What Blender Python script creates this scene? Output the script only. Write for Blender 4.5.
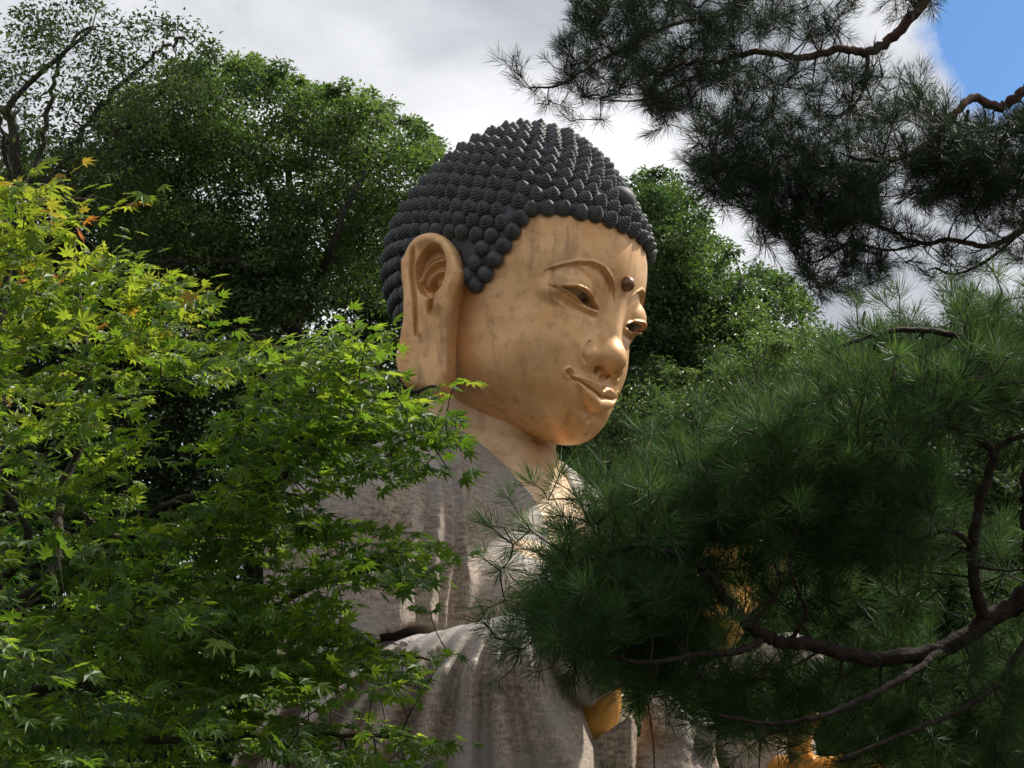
import bpy, math, random
import numpy as np
from mathutils import Vector
R = math.radians
rng = np.random.default_rng(11)
random.seed(5)
for o in list(bpy.data.objects): bpy.data.objects.remove(o)
SHOW = {'statue', 'maple', 'pine', 'back', 'ground'}
scn = bpy.context.scene
C = scn.collection

# ------------------------------------------------------------------ camera
PITCH = R(17.0); CAMZ = 1.6; FPX = 1624.0
cam = bpy.data.cameras.new('camera'); camo = bpy.data.objects.new('camera', cam); C.objects.link(camo)
cam.sensor_width = 36; cam.lens = 36 * FPX / 1024; cam.clip_start = 0.05; cam.clip_end = 2000
camo.location = (0, 0, CAMZ); camo.rotation_euler = (R(90) + PITCH, 0, 0)
scn.camera = camo
scn.view_settings.view_transform = 'Standard'; scn.view_settings.look = 'None'
scn.view_settings.exposure = 0.62; scn.view_settings.gamma = 1
# ------------------------------------------------------------------ sun and sky
SUN_EL, SUN_AZ = R(50), R(62)      # azimuth measured from +Y (away from the camera) towards +X
sd = Vector((math.sin(SUN_AZ) * math.cos(SUN_EL), math.cos(SUN_AZ) * math.cos(SUN_EL), math.sin(SUN_EL)))
sun = bpy.data.lights.new('sun', 'SUN'); sun.energy = 4.5; sun.angle = R(3.0); sun.color = (1, .94, .84)
suno = bpy.data.objects.new('sun', sun); C.objects.link(suno)
suno.rotation_euler = sd.to_track_quat('Z', 'Y').to_euler()
w = bpy.data.worlds.new('World'); scn.world = w; w.use_nodes = True
nt = w.node_tree; nt.nodes.clear()
def wn(t, **k):
    n = nt.nodes.new(t)
    for a, b in k.items(): setattr(n, a, b)
    return n
tc = wn('ShaderNodeTexCoord')
sky = wn('ShaderNodeTexSky', sky_type='NISHITA', sun_disc=False, sun_elevation=SUN_EL, sun_rotation=SUN_AZ)
mp = wn('ShaderNodeMapping'); mp.inputs['Scale'].default_value = (1.3, 1, 1.3)
nt.links.new(tc.outputs['Generated'], mp.inputs['Vector'])
def wnoise(scale, detail, rough, dist=0.0):
    n = wn('ShaderNodeTexNoise'); n.inputs['Scale'].default_value = scale; n.inputs['Detail'].default_value = detail
    n.inputs['Roughness'].default_value = rough; n.inputs['Distortion'].default_value = dist
    nt.links.new(mp.outputs['Vector'], n.inputs['Vector']); return n
def wmath(op, a, b):
    n = wn('ShaderNodeMath', operation=op)
    for i, v in enumerate((a, b)):
        if isinstance(v, (int, float)): n.inputs[i].default_value = v
        else: nt.links.new(v, n.inputs[i])
    return n.outputs[0]
n1 = wnoise(5.0, 8, .55, .3); n2 = wnoise(3.2, 6, .5, .4)
# break in the cloud towards the upper right, where the blue shows
vm = wn('ShaderNodeVectorMath', operation='DISTANCE'); nt.links.new(tc.outputs['Generated'], vm.inputs[0])
gap = Vector((.305, .83, .48)).normalized(); vm.inputs[1].default_value = gap
g = wn('ShaderNodeMapRange'); g.inputs['From Min'].default_value = .03; g.inputs['From Max'].default_value = .155
g.inputs['To Min'].default_value = .42; g.inputs['To Max'].default_value = -.25
nt.links.new(vm.outputs['Value'], g.inputs['Value'])
cov = wmath('SUBTRACT', n1.outputs['Fac'], g.outputs[0])
cr = wn('ShaderNodeValToRGB'); cr.color_ramp.elements[0].position = .30; cr.color_ramp.elements[1].position = .40
nt.links.new(cov, cr.inputs['Fac'])
cc = wn('ShaderNodeValToRGB')
cc.color_ramp.elements[0].position = .38; cc.color_ramp.elements[0].color = (.42, .44, .49, 1)
cc.color_ramp.elements[1].position = .58; cc.color_ramp.elements[1].color = (.88, .89, .91, 1)
nt.links.new(n2.outputs['Fac'], cc.inputs['Fac'])
cm = wn('ShaderNodeVectorMath', operation='SCALE'); cm.inputs['Scale'].default_value = 8.8
nt.links.new(cc.outputs['Color'], cm.inputs[0])
sk = wn('ShaderNodeVectorMath', operation='SCALE'); sk.inputs['Scale'].default_value = 1.0
tint = wn('ShaderNodeVectorMath', operation='MULTIPLY'); tint.inputs[1].default_value = (.52, .80, 1.08)
nt.links.new(sky.outputs['Color'], tint.inputs[0]); nt.links.new(tint.outputs[0], sk.inputs[0])
mx = wn('ShaderNodeMixRGB'); nt.links.new(cr.outputs['Color'], mx.inputs['Fac'])
nt.links.new(sk.outputs[0], mx.inputs['Color1']); nt.links.new(cm.outputs[0], mx.inputs['Color2'])
bg = wn('ShaderNodeBackground'); bg.inputs['Strength'].default_value = .088
nt.links.new(mx.outputs[0], bg.inputs['Color'])
wo = wn('ShaderNodeOutputWorld'); nt.links.new(bg.outputs[0], wo.inputs['Surface'])

# ------------------------------------------------------------------ helpers
cp, sp = math.cos(PITCH), math.sin(PITCH)
def at(x, y, d):
    """point seen at picture position x, y standing d metres off along the view axis (arrays allowed)"""
    x = np.asarray(x, float); y = np.asarray(y, float); d = np.asarray(d, float)
    u = (x - 512) / FPX * d; v = (384 - y) / FPX * d
    return np.stack([u, d * cp - v * sp, CAMZ + d * sp + v * cp], -1)
def tag(o, label=None, cat=None, group=None, kind=None):
    if label: o['label'] = label
    if cat: o['category'] = cat
    if group: o['group'] = group
    if kind: o['kind'] = kind
    return o
def empty(name, loc, **k):
    o = bpy.data.objects.new(name, None); C.objects.link(o); o.location = loc; tag(o, **k); return o
def mesh(name, V, F, mat, parent=None, smooth=True, attr=None):
    """V world points; F one index array or a list of arrays (tris, quads)"""
    V = np.asarray(V, np.float32)
    if parent is not None: V = V - np.array(parent_world(parent), np.float32)
    if not isinstance(F, list): F = [F]
    F = [np.asarray(f) for f in F if len(f)]
    me = bpy.data.meshes.new(name)
    me.vertices.add(len(V)); me.vertices.foreach_set('co', V.ravel())
    nl = sum(f.size for f in F); npol = sum(len(f) for f in F)
    me.loops.add(nl); me.loops.foreach_set('vertex_index', np.concatenate([f.ravel() for f in F]).astype(np.int32))
    tot = np.concatenate([np.full(len(f), f.shape[1]) for f in F]).astype(np.int32)
    me.polygons.add(npol); me.polygons.foreach_set('loop_start', (np.cumsum(tot) - tot).astype(np.int32))
    me.update(calc_edges=True)
    me.polygons.foreach_set('use_smooth', np.full(npol, smooth))
    if attr is not None:
        a = me.attributes.new('v', 'FLOAT', 'POINT'); a.data.foreach_set('value', np.asarray(attr, np.float32))
    me.validate(); me.materials.append(mat)
    o = bpy.data.objects.new(name, me); C.objects.link(o)
    if parent is not None: o.parent = parent
    return o
def parent_world(p):
    l = Vector((0, 0, 0))
    while p is not None: l = l + p.location; p = p.parent
    return l
def norm(a): return a / (np.linalg.norm(a, axis=-1, keepdims=True) + 1e-9)

# ------------------------------------------------------------------ materials
def mat(name):
    m = bpy.data.materials.new(name); m.use_nodes = True; t = m.node_tree; t.nodes.clear()
    out = t.nodes.new('ShaderNodeOutputMaterial'); return m, t, out
def N(t, ty, ins=None, **k):
    n = t.nodes.new(ty)
    for a, b in k.items(): setattr(n, a, b)
    for a, b in (ins or {}).items():
        if hasattr(b, 'is_linked') or isinstance(b, bpy.types.NodeSocket): t.links.new(b, n.inputs[a])
        else: n.inputs[a].default_value = b
    return n
def ramp(t, fac, *stops):
    n = t.nodes.new('ShaderNodeValToRGB'); t.links.new(fac, n.inputs['Fac']); e = n.color_ramp.elements
    while len(e) < len(stops): e.new(.5)
    for i, (p, c) in enumerate(stops): e[i].position = p; e[i].color = (c, c, c, 1) if isinstance(c, (int, float)) else (*c, 1)
    return n.outputs['Color']
def mix(t, f, a, b, mode='MIX'):
    n = t.nodes.new('ShaderNodeMixRGB'); n.blend_type = mode
    for i, v in (('Fac', f), ('Color1', a), ('Color2', b)):
        if isinstance(v, bpy.types.NodeSocket): t.links.new(v, n.inputs[i])
        elif isinstance(v, (int, float)): n.inputs[i].default_value = v if i == 'Fac' else (v, v, v, 1)
        else: n.inputs[i].default_value = (*v, 1)
    return n.outputs[0]
def noise(t, vec, scale, detail=5, rough=.55, dist=0):
    return N(t, 'ShaderNodeTexNoise', {'Vector': vec, 'Scale': scale, 'Detail': detail, 'Roughness': rough, 'Distortion': dist}).outputs['Fac']
def mapped(t, sc, rot=(0, 0, 0)):
    c = N(t, 'ShaderNodeTexCoord').outputs['Object']
    return N(t, 'ShaderNodeMapping', {'Vector': c, 'Scale': sc, 'Rotation': rot}).outputs[0]

def bronze(name, base, light, dark, metal, rough, grain=1.0):
    m, t, out = mat(name)
    v = mapped(t, (1, 1, 1)); vs = mapped(t, (1.6, 1.6, .28))
    big = noise(t, v, 1.3, 6, .6); st = noise(t, vs, 2.2, 7, .62, .4); fine = noise(t, v, 28, 4, .6); mid = noise(t, v, 6, 6, .65)
    c = mix(t, ramp(t, big, (.35, 0), (.66, 1)), base, light)
    c = mix(t, ramp(t, st, (.54, 0), (.70, .62)), c, dark)
    c = mix(t, ramp(t, mid, (.52, 0), (.73, .46)), c, dark)
    c = mix(t, ramp(t, fine, (.5, 0), (.8, .18)), c, dark)
    # panel joints of the cast plates, faint
    r = mix(t, ramp(t, mid, (.3, 0), (.75, 1)), rough - .07, rough + .14)
    b = N(t, 'ShaderNodeBump', {'Height': mix(t, .5, mid, fine), 'Strength': .10 * grain, 'Distance': .05})
    p = N(t, 'ShaderNodeBsdfPrincipled', {'Base Color': c, 'Metallic': metal, 'Roughness': r, 'Normal': b.outputs[0]})
    t.links.new(p.outputs[0], out.inputs['Surface']); return m
M = {}
M['gold'] = bronze('bronze_skin', (.55, .29, .115), (.73, .455, .23), (.17, .095, .05), .38, .43)
M['chest'] = bronze('sunlit_bronze', (.56, .35, .18), (.72, .54, .36), (.30, .19, .11), .05, .62)  # skin bronze made paler: sunlight on the chest put into its colour
M['amber'] = bronze('ochre_lining', (.55, .27, .05), (.68, .36, .08), (.30, .14, .04), .3, .45)

def robe_mat():
    m, t, out = mat('robe_bronze')
    v = mapped(t, (1, 1, 1))
    big = noise(t, v, 1.1, 6, .6)
    wv = mapped(t, (10, 10, 2.6)); wh = mapped(t, (4.5, 4.5, 16))
    a = noise(t, wv, 5.5, 3, .6); b = noise(t, wh, 1.6, 3, .6)
    weave = mix(t, .5, a, b)
    c = mix(t, ramp(t, weave, (.40, 0), (.60, 1)), (.115, .084, .062), (.38, .295, .222))
    c = mix(t, ramp(t, big, (.42, 0), (.62, .75)), c, (.22, .195, .17))
    st = noise(t, mapped(t, (2, 2, .3)), 2.5, 6, .6)
    c = mix(t, ramp(t, st, (.55, 0), (.75, .55)), c, (.07, .055, .045))
    # upward faces turn greyer
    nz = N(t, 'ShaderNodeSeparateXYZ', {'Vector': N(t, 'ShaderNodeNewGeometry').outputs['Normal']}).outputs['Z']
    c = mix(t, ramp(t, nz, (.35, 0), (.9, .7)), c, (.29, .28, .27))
    bp = N(t, 'ShaderNodeBump', {'Height': weave, 'Strength': .35, 'Distance': .02})
    p = N(t, 'ShaderNodeBsdfPrincipled', {'Base Color': c, 'Metallic': .08, 'Roughness': .66, 'Normal': bp.outputs[0]})
    t.links.new(p.outputs[0], out.inputs['Surface']); return m
M['robe'] = robe_mat()
def simple(name, col, rough=.6, metal=0, var=.3, scale=8, bump=.2, dist=.02):
    m, t, out = mat(name); v = mapped(t, (1, 1, 1)); n = noise(t, v, scale, 6, .6)
    c = mix(t, ramp(t, n, (.35, 0), (.65, 1)), tuple(x * (1 - var) for x in col), tuple(x * (1 + var) for x in col))
    b = N(t, 'ShaderNodeBump', {'Height': n, 'Strength': bump, 'Distance': dist})
    p = N(t, 'ShaderNodeBsdfPrincipled', {'Base Color': c, 'Metallic': metal, 'Roughness': rough, 'Normal': b.outputs[0]})
    t.links.new(p.outputs[0], out.inputs['Surface']); return m
M['hair'] = simple('hair_patina', (.050, .053, .057), .66, .05, .35, 5, .1)
def eye_mat():
    m, t, out = mat('painted_eye'); v = N(t, 'ShaderNodeAttribute', attribute_name='v').outputs['Fac']
    c = ramp(t, v, (.0, (.012, .010, .008)), (.35, (.085, .045, .022)), (.65, (.10, .055, .025)), (.9, (.24, .15, .07)))
    p = N(t, 'ShaderNodeBsdfPrincipled', {'Base Color': c, 'Roughness': .22}); t.links.new(p.outputs[0], out.inputs['Surface']); return m
M['eye'] = eye_mat()
M['mark'] = simple('dark_bronze', (.17, .085, .05), .35, .5, .3, 6, .05)
M['stone'] = simple('grey_stone', (.30, .29, .27), .85, 0, .25, 6, .4)
M['pinebark'] = simple('pine_bark', (.045, .030, .024), .9, 0, .5, 26, 1.0, .03)
M['redbark'] = simple('red_pine_bark', (.11, .052, .036), .85, 0, .4, 22, .9, .03)
M['bark'] = simple('grey_bark', (.045, .038, .032), .9, 0, .4, 14, .8, .03)
M['maplebark'] = simple('maple_bark', (.050, .038, .028), .85, 0, .4, 20, .6, .01)
M['soil'] = simple('forest_soil', (.035, .035, .018), .95, 0, .5, 3, .8, .1)
M['paving'] = simple('granite_paving', (.32, .31, .29), .85, 0, .2, 4, .2, .01)
M['twig'] = simple('twig_bark', (.055, .038, .028), .85, 0, .3, 40, .3)

def leafmat(name, stops, trans, tstops, rough=.45, spec=.4):
    """stops: colour over the per-leaf attribute v"""
    m, t, out = mat(name)
    v = N(t, 'ShaderNodeAttribute', attribute_name='v').outputs['Fac']
    c = ramp(t, v, *stops); c2 = ramp(t, v, *tstops)
    p = N(t, 'ShaderNodeBsdfPrincipled', {'Base Color': c, 'Roughness': rough, 'Specular IOR Level': spec})
    tr = N(t, 'ShaderNodeBsdfTranslucent', {'Color': c2})
    mxs = N(t, 'ShaderNodeMixShader', {'Fac': trans, 1: p.outputs[0], 2: tr.outputs[0]})
    t.links.new(mxs.outputs[0], out.inputs['Surface']); return m
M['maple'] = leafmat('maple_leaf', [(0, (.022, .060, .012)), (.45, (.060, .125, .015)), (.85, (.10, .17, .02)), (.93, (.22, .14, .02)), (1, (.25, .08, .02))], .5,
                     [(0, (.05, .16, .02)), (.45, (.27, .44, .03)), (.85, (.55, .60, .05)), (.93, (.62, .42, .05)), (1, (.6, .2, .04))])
M['needle'] = leafmat('pine_needle', [(0, (.024, .055, .022)), (.6, (.048, .105, .038)), (1, (.10, .16, .06))], .3,
                      [(0, (.05, .12, .03)), (1, (.20, .34, .07))], .5, .2)
M['needle_dark'] = leafmat('red_pine_needle', [(0, (.008, .018, .010)), (.7, (.018, .044, .020)), (1, (.07, .045, .022))], .14,
                      [(0, (.02, .05, .02)), (1, (.08, .15, .04))], .45, .3)
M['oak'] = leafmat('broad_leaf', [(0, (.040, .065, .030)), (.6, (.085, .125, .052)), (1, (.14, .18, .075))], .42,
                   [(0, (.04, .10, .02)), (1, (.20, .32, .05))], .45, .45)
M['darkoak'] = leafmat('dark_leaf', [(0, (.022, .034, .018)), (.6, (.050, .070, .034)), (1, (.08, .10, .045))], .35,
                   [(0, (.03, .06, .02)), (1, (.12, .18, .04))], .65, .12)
M['willow'] = leafmat('pale_leaf', [(0, (.030, .065, .018)), (.6, (.060, .100, .034)), (1, (.11, .15, .05))], .35,
                   [(0, (.08, .15, .03)), (1, (.25, .38, .08))], .45, .45)

# ------------------------------------------------------------------ implicit surface tools
def ell(p, c, r):
    q = [(p[i] - c[i]) for i in range(3)]
    k0 = np.sqrt(sum((q[i] / r[i]) ** 2 for i in range(3))); k1 = np.sqrt(sum((q[i] / r[i] ** 2) ** 2 for i in range(3))) + 1e-9
    return k0 * (k0 - 1) / k1
def cap(p, a, b, ra, rb=None):
    rb = ra if rb is None else rb
    a = np.array(a, float); b = np.array(b, float); ab = b - a
    h = np.clip(sum((p[i] - a[i]) * ab[i] for i in range(3)) / (ab @ ab), 0, 1)
    return np.sqrt(sum((p[i] - a[i] - h * ab[i]) ** 2 for i in range(3))) - (ra + (rb - ra) * h)
def smin(a, b, k):
    h = np.clip(.5 + .5 * (b - a) / k, 0, 1); return b + (a - b) * h - k * h * (1 - h)
def smax(a, b, k): return -smin(-a, -b, k)
def sstep(a, b, x):
    t = np.clip((x - a) / (b - a), 0, 1); return t * t * (3 - 2 * t)
def nets(fn, lo, hi, h):
    ax = [np.arange(lo[i], hi[i] + h, h, dtype=np.float32) for i in range(3)]
    P = np.meshgrid(*ax, indexing='ij'); G = fn(P).astype(np.float32); del P
    s = G < 0; n = G.shape
    cs = [slice(0, -1), slice(1, None)]
    cnt = np.zeros([k - 1 for k in n], np.int8)
    for a in (0, 1):
        for b in (0, 1):
            for c in (0, 1): cnt += s[cs[a], cs[b], cs[c]]
    I = np.argwhere((cnt > 0) & (cnt < 8)); idx = -np.ones(cnt.shape, np.int32); idx[tuple(I.T)] = np.arange(len(I))
    acc = np.zeros((len(I), 3)); num = np.zeros(len(I))
    cor = [(a, b, c) for a in (0, 1) for b in (0, 1) for c in (0, 1)]
    for A in cor:
        for d in range(3):
            if A[d]: continue
            B = list(A); B[d] = 1
            ga = G[tuple((I + A).T)]; gb = G[tuple((I + B).T)]; m = (ga < 0) != (gb < 0)
            t = np.where(m, ga / np.where(m, ga - gb, 1), 0)
            pos = np.array(A, float)[None] + t[:, None] * (np.array(B) - np.array(A))[None]
            acc += pos * m[:, None]; num += m
    V = (I + acc / num[:, None]) * h + np.array(lo)
    F = []
    for d in range(3):
        e1, e2 = (d + 1) % 3, (d + 2) % 3
        sa = [slice(None)] * 3; sb = [slice(None)] * 3; sa[d] = slice(0, -1); sb[d] = slice(1, None)
        chg = s[tuple(sa)] != s[tuple(sb)]; E = np.argwhere(chg)
        E = E[(E[:, e1] > 0) & (E[:, e2] > 0) & (E[:, e1] < n[e1] - 1) & (E[:, e2] < n[e2] - 1)]
        ins = s[tuple(E.T)]
        q = []
        for o1, o2 in ((0, 0), (1, 0), (1, 1), (0, 1)):
            c = E.copy(); c[:, e1] -= o1; c[:, e2] -= o2; q.append(idx[tuple(c.T)])
        q = np.stack(q, 1); q[~ins] = q[~ins][:, ::-1]; F.append(q)
    F = np.concatenate(F); F = F[(F >= 0).all(1)]
    return V, F
def tube(pts, rad, sides=8, jitter=0.0):
    pts = np.asarray(pts, float); n = len(pts); rad = np.broadcast_to(np.asarray(rad, float), (n,))
    tg = np.gradient(pts, axis=0); tg = norm(tg)
    up = np.array([.13, .31, .94]); s = norm(np.cross(tg, up)); u = np.cross(s, tg)
    a = np.linspace(0, 2 * np.pi, sides, endpoint=False)
    rr = rad[:, None] * (1 + jitter * rng.normal(size=(n, sides)))
    V = pts[:, None] + rr[..., None] * (np.cos(a)[None, :, None] * s[:, None] + np.sin(a)[None, :, None] * u[:, None])
    V = np.concatenate([V.reshape(-1, 3), pts[-1:]])
    i, j = np.meshgrid(np.arange(n - 1), np.arange(sides), indexing='ij'); i = i.ravel(); j = j.ravel(); j2 = (j + 1) % sides
    F = np.stack([i * sides + j, i * sides + j2, (i + 1) * sides + j2, (i + 1) * sides + j], 1)
    j = np.arange(sides); T = np.stack([(n - 1) * sides + j, (n - 1) * sides + (j + 1) % sides, np.full(sides, n * sides)], 1)
    return V, F, T
class Soup:
    def __init__(s): s.V = []; s.Q = []; s.T = []; s.A = []; s.n = 0
    def add(s, V, Q=None, T=None, A=None):
        s.V.append(V)
        if Q is not None and len(Q): s.Q.append(Q + s.n)
        if T is not None and len(T): s.T.append(T + s.n)
        s.A.append(np.zeros(len(V)) if A is None else A); s.n += len(V)
    def build(s, name, m, parent=None, smooth=True):  # all pieces joined
        F = []
        if s.Q: F.append(np.concatenate(s.Q))
        if s.T: F.append(np.concatenate(s.T))
        return mesh(name, np.concatenate(s.V), F, m, parent, smooth, np.concatenate(s.A))
def resample(pts, n):
    """smooth curve through points (Catmull-Rom)"""
    p = np.asarray(pts, float); p = np.concatenate([2 * p[:1] - p[1:2], p, 2 * p[-1:] - p[-2:-1]])
    t = np.linspace(0, len(p) - 3 - 1e-6, n); i = t.astype(int); u = (t - i)[:, None]
    a, b, c, d = p[i], p[i + 1], p[i + 2], p[i + 3]
    return .5 * ((2 * b) + (-a + c) * u + (2 * a - 5 * b + 4 * c - d) * u ** 2 + (-a + 3 * b - 3 * c + d) * u ** 3)

# ================================================================== STATUE
YAW, HP, HR = R(51), R(17), R(4); KS = 1 / 70.0
HO = at(526, 300, FPX / 70)
Fw = np.array([math.sin(YAW), -math.cos(YAW), 0]); Sw = np.array([-math.cos(YAW), -math.sin(YAW), 0]); Zw = np.array([0, 0, 1.0])
Fh = math.cos(HP) * Fw - math.sin(HP) * Zw; Zh = math.cos(HP) * Zw + math.sin(HP) * Fw
Sh, Zh = math.cos(HR) * Sw + math.sin(HR) * Zh, math.cos(HR) * Zh - math.sin(HR) * Sw
def H2W(P): P = np.asarray(P, float); return HO + KS * (P[..., 0:1] * Fh + P[..., 1:2] * Sh + P[..., 2:3] * Zh)
def B2W(P): P = np.asarray(P, float); return HO + KS * (P[..., 0:1] * Fw + P[..., 1:2] * Sw + P[..., 2:3] * Zw)

BROW = ([0, 6, 9, 13, 20, 31, 43, 56, 67, 75, 81], [-4, -4, 6, 15, 23, 30, 31, 26.5, 18, 10, 4])
SLU = ([20, 25, 35, 48, 58, 69], [-11, -8, -2, 1, 1, -3])
SLL = ([20, 25, 35, 45, 56, 69], [-10, -10.6, -11, -9.8, -7, -3])
def head_field(p, detail=True, socket=True):
    f, s, z = p; a = np.abs(s)
    d = ell((f, s, z), (3, 0, 26), (116, 102, 114))
    d = smin(d, ell((f, s, z), (16, 0, -58), (98, 88, 82)), 34)
    d = smin(d, ell((f, a, z), (30, 46, -84), (50, 36, 34)), 20)
    d = smin(d, ell((f, a, z), (66, 32, -56), (43, 38, 43)), 22)
    d = smin(d, ell((f, s, z), (90, 0, -104), (29, 42, 32)), 34)
    d = smin(d, ell((f, s, z), (94, 0, -82), (20, 34, 24)), 16)
    # nose
    nr = cap((f, s, z), (103, 0, 16), (118, 0, -42), 11, 13.5)
    nr = smin(nr, ell((f, s, z), (120, 0, -49), (19, 19.5, 16)), 8)
    nr = smin(nr, ell((f, a, z), (108, 20, -53), (17, 13, 13.5)), 3)
    d = smin(d, nr, 9)
    if not detail: return d
    fr = sstep(40, 70, f)
    zb = np.interp(a, *BROW) - 1 - .35 * np.clip(14 - a, 0, 14)
    # brow step: recess under the arch with a fine raised rim
    t = zb - z
    wq = sstep(8, 17, a) * (1 - sstep(66, 76, a)) * fr
    d = d + wq * 5.2 * sstep(-.6, 1.4, t) * np.exp(-np.clip(t, 0, 99) / 8.5)
    d = d - wq * 1.1 * np.exp(-((t + 1.6) / 1.7) ** 2)
    # lid dome
    zu = np.interp(a, *SLU); zl = np.interp(a, *SLL)
    lid = ell((f, a, z), (87, 43, 3), (26.5, 27.5, 23))
    lid = lid + 30 * sstep(0, 7, zl - z)
    d = smin(d, lid, 1.8)
    d = smin(d, ell((f, a, z), (82, 45, -7), (18, 27, 14)), 8)
    ins = sstep(21, 27, a) * (1 - sstep(62, 68, a)) * fr
    # eye socket below the lid edge
    hgt = np.clip(zu - zl, .5, 99)
    op = sstep(0, 1.3, zu - z) * sstep(0, 1.3, z - zl)
    if socket: d = d + ins * 11 * op
    d = d - ins * 1.8 * np.exp(-((z - zu - 1.2) / 1.6) ** 2)
    # lower lid rim and pouch
    d = d - ins * 2.2 * np.exp(-((z - zl + 2.2) / 2.0) ** 2)
    d = d + ins * 1.0 * np.exp(-((z - zl + 7.5) / 2.6) ** 2)
    # lips
    cw = 36.0; q = np.clip(1 - (a / cw) ** 2, 0, 1)
    zm = -86 + 6.5 * (a / cw) ** 2 - 2.0 * np.exp(-(s / 6) ** 2)
    hu = 11 * q ** .6 * (1 - .30 * np.exp(-(s / 4.5) ** 2)); hl = 16.5 * np.clip(1 - (a / 31) ** 2, 0, 1) ** .6
    up = sstep(0, 1.2, z - zm) * sstep(0, 2.0, zm + hu - z); lo = sstep(0, 1.2, zm - z) * sstep(0, 2.4, z - zm + hl)
    d = d - fr * up * (4.0 + 1.8 * np.clip((z - zm) / np.maximum(hu, 1), 0, 1)) * q ** .3
    tl = np.clip((zm - z) / np.maximum(hl, 1), 0, 1)
    d = d - fr * lo * 6.2 * np.sin(np.pi * np.clip(.12 + tl * .80, 0, 1)) ** .7 * np.clip(1 - (a / 31) ** 2, 0, 1) ** .3
    d = d + fr * 3.2 * np.exp(-((z - zm) / 1.3) ** 2) * (a < 38)
    d = d + fr * 2.6 * np.exp(-((a - 38) / 2.4) ** 2 - ((z + 77) / 3.2) ** 2)
    d = d - fr * 1.0 * np.exp(-((np.hypot(a - 39, z + 77) - 4.5) / 1.5) ** 2)
    # philtrum, nostril, wing groove, chin dimple
    d = d + fr * 2.0 * np.exp(-(s / 3.2) ** 2 - ((z + 70) / 5) ** 2)
    d = d + 5 * np.exp(-((a - 8.5) / 3.6) ** 2 - ((f - 118) / 6) ** 2 - ((z + 63) / 4) ** 2)
    d = d + fr * 2.4 * np.exp(-((np.hypot((a - 15) / 1.0, (z + 53)) - 15.5) / 1.8) ** 2) * sstep(-66, -58, z) * (1 - sstep(-45, -39, z)) * sstep(21, 25, a)
    d = d + fr * 2.0 * np.exp(-(s / 22) ** 2 - ((z + 105) / 6) ** 2)
    d = d + fr * 1.6 * np.exp(-(s / 3) ** 2 - ((z + 111) / 3) ** 2)
    return d

def star(field, c, nth, nph, warp=True, rmax=260, front=0.0):
    th = np.linspace(.004, np.pi - .004, nth)                      # from the crown down
    u = np.linspace(0, 1, nph, endpoint=False)
    ph = 2 * np.pi * u + (.62 * np.sin(2 * np.pi * u) * -1 if warp else 0)  # denser towards the face
    T, Ph = np.meshgrid(th, ph, indexing='ij')
    D = np.stack([np.sin(T) * np.cos(Ph), np.sin(T) * np.sin(Ph), np.cos(T)], -1)
    lo = np.zeros(T.shape); hi = np.full(T.shape, float(rmax))
    # march from outside inwards, then bisect
    r = np.full(T.shape, float(rmax)); done = np.zeros(T.shape, bool)
    ev = lambda r: field([c[i] + r * D[..., i] for i in range(3)])
    for k in range(26):
        v = ev(r); r = r - np.clip(v, -30, 30) * .8
    st = 2.5
    lo = r - st; hi = r + st
    for k in range(9):
        m = (lo + hi) / 2; v = ev(m); ins = v < 0
        lo = np.where(ins, m, lo); hi = np.where(ins, hi, m)
    r = (lo + hi) / 2
    P = np.array(c) + r[..., None] * D
    i, j = np.meshgrid(np.arange(nth - 1), np.arange(nph), indexing='ij'); i = i.ravel(); j = j.ravel(); j2 = (j + 1) % nph
    F = np.stack([i * nph + j, (i + 1) * nph + j, (i + 1) * nph + j2, i * nph + j2], 1)
    return P.reshape(-1, 3), F, Ph.ravel()

def hair_field(p, grow=0):
    f, s, z = p
    d = ell((f, s, z), (-24, 0, 30), (145 + grow, 113 + grow, 121 + grow))
    d = smin(d, ell((f, s, z), (-33, 0, 88), (90 + grow, 80 + grow, 90 + grow)), 34)
    return d
def hairline(f, s):
    ph = np.degrees(np.arctan2(np.abs(s), f))
    return np.interp(ph, [0, 25, 45, 55, 61, 64, 70, 75, 80, 90, 110, 140, 180], [74, 72, 66, 62, 56, 30, -4, -22, -24, 10, -60, -92, -100])

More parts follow.
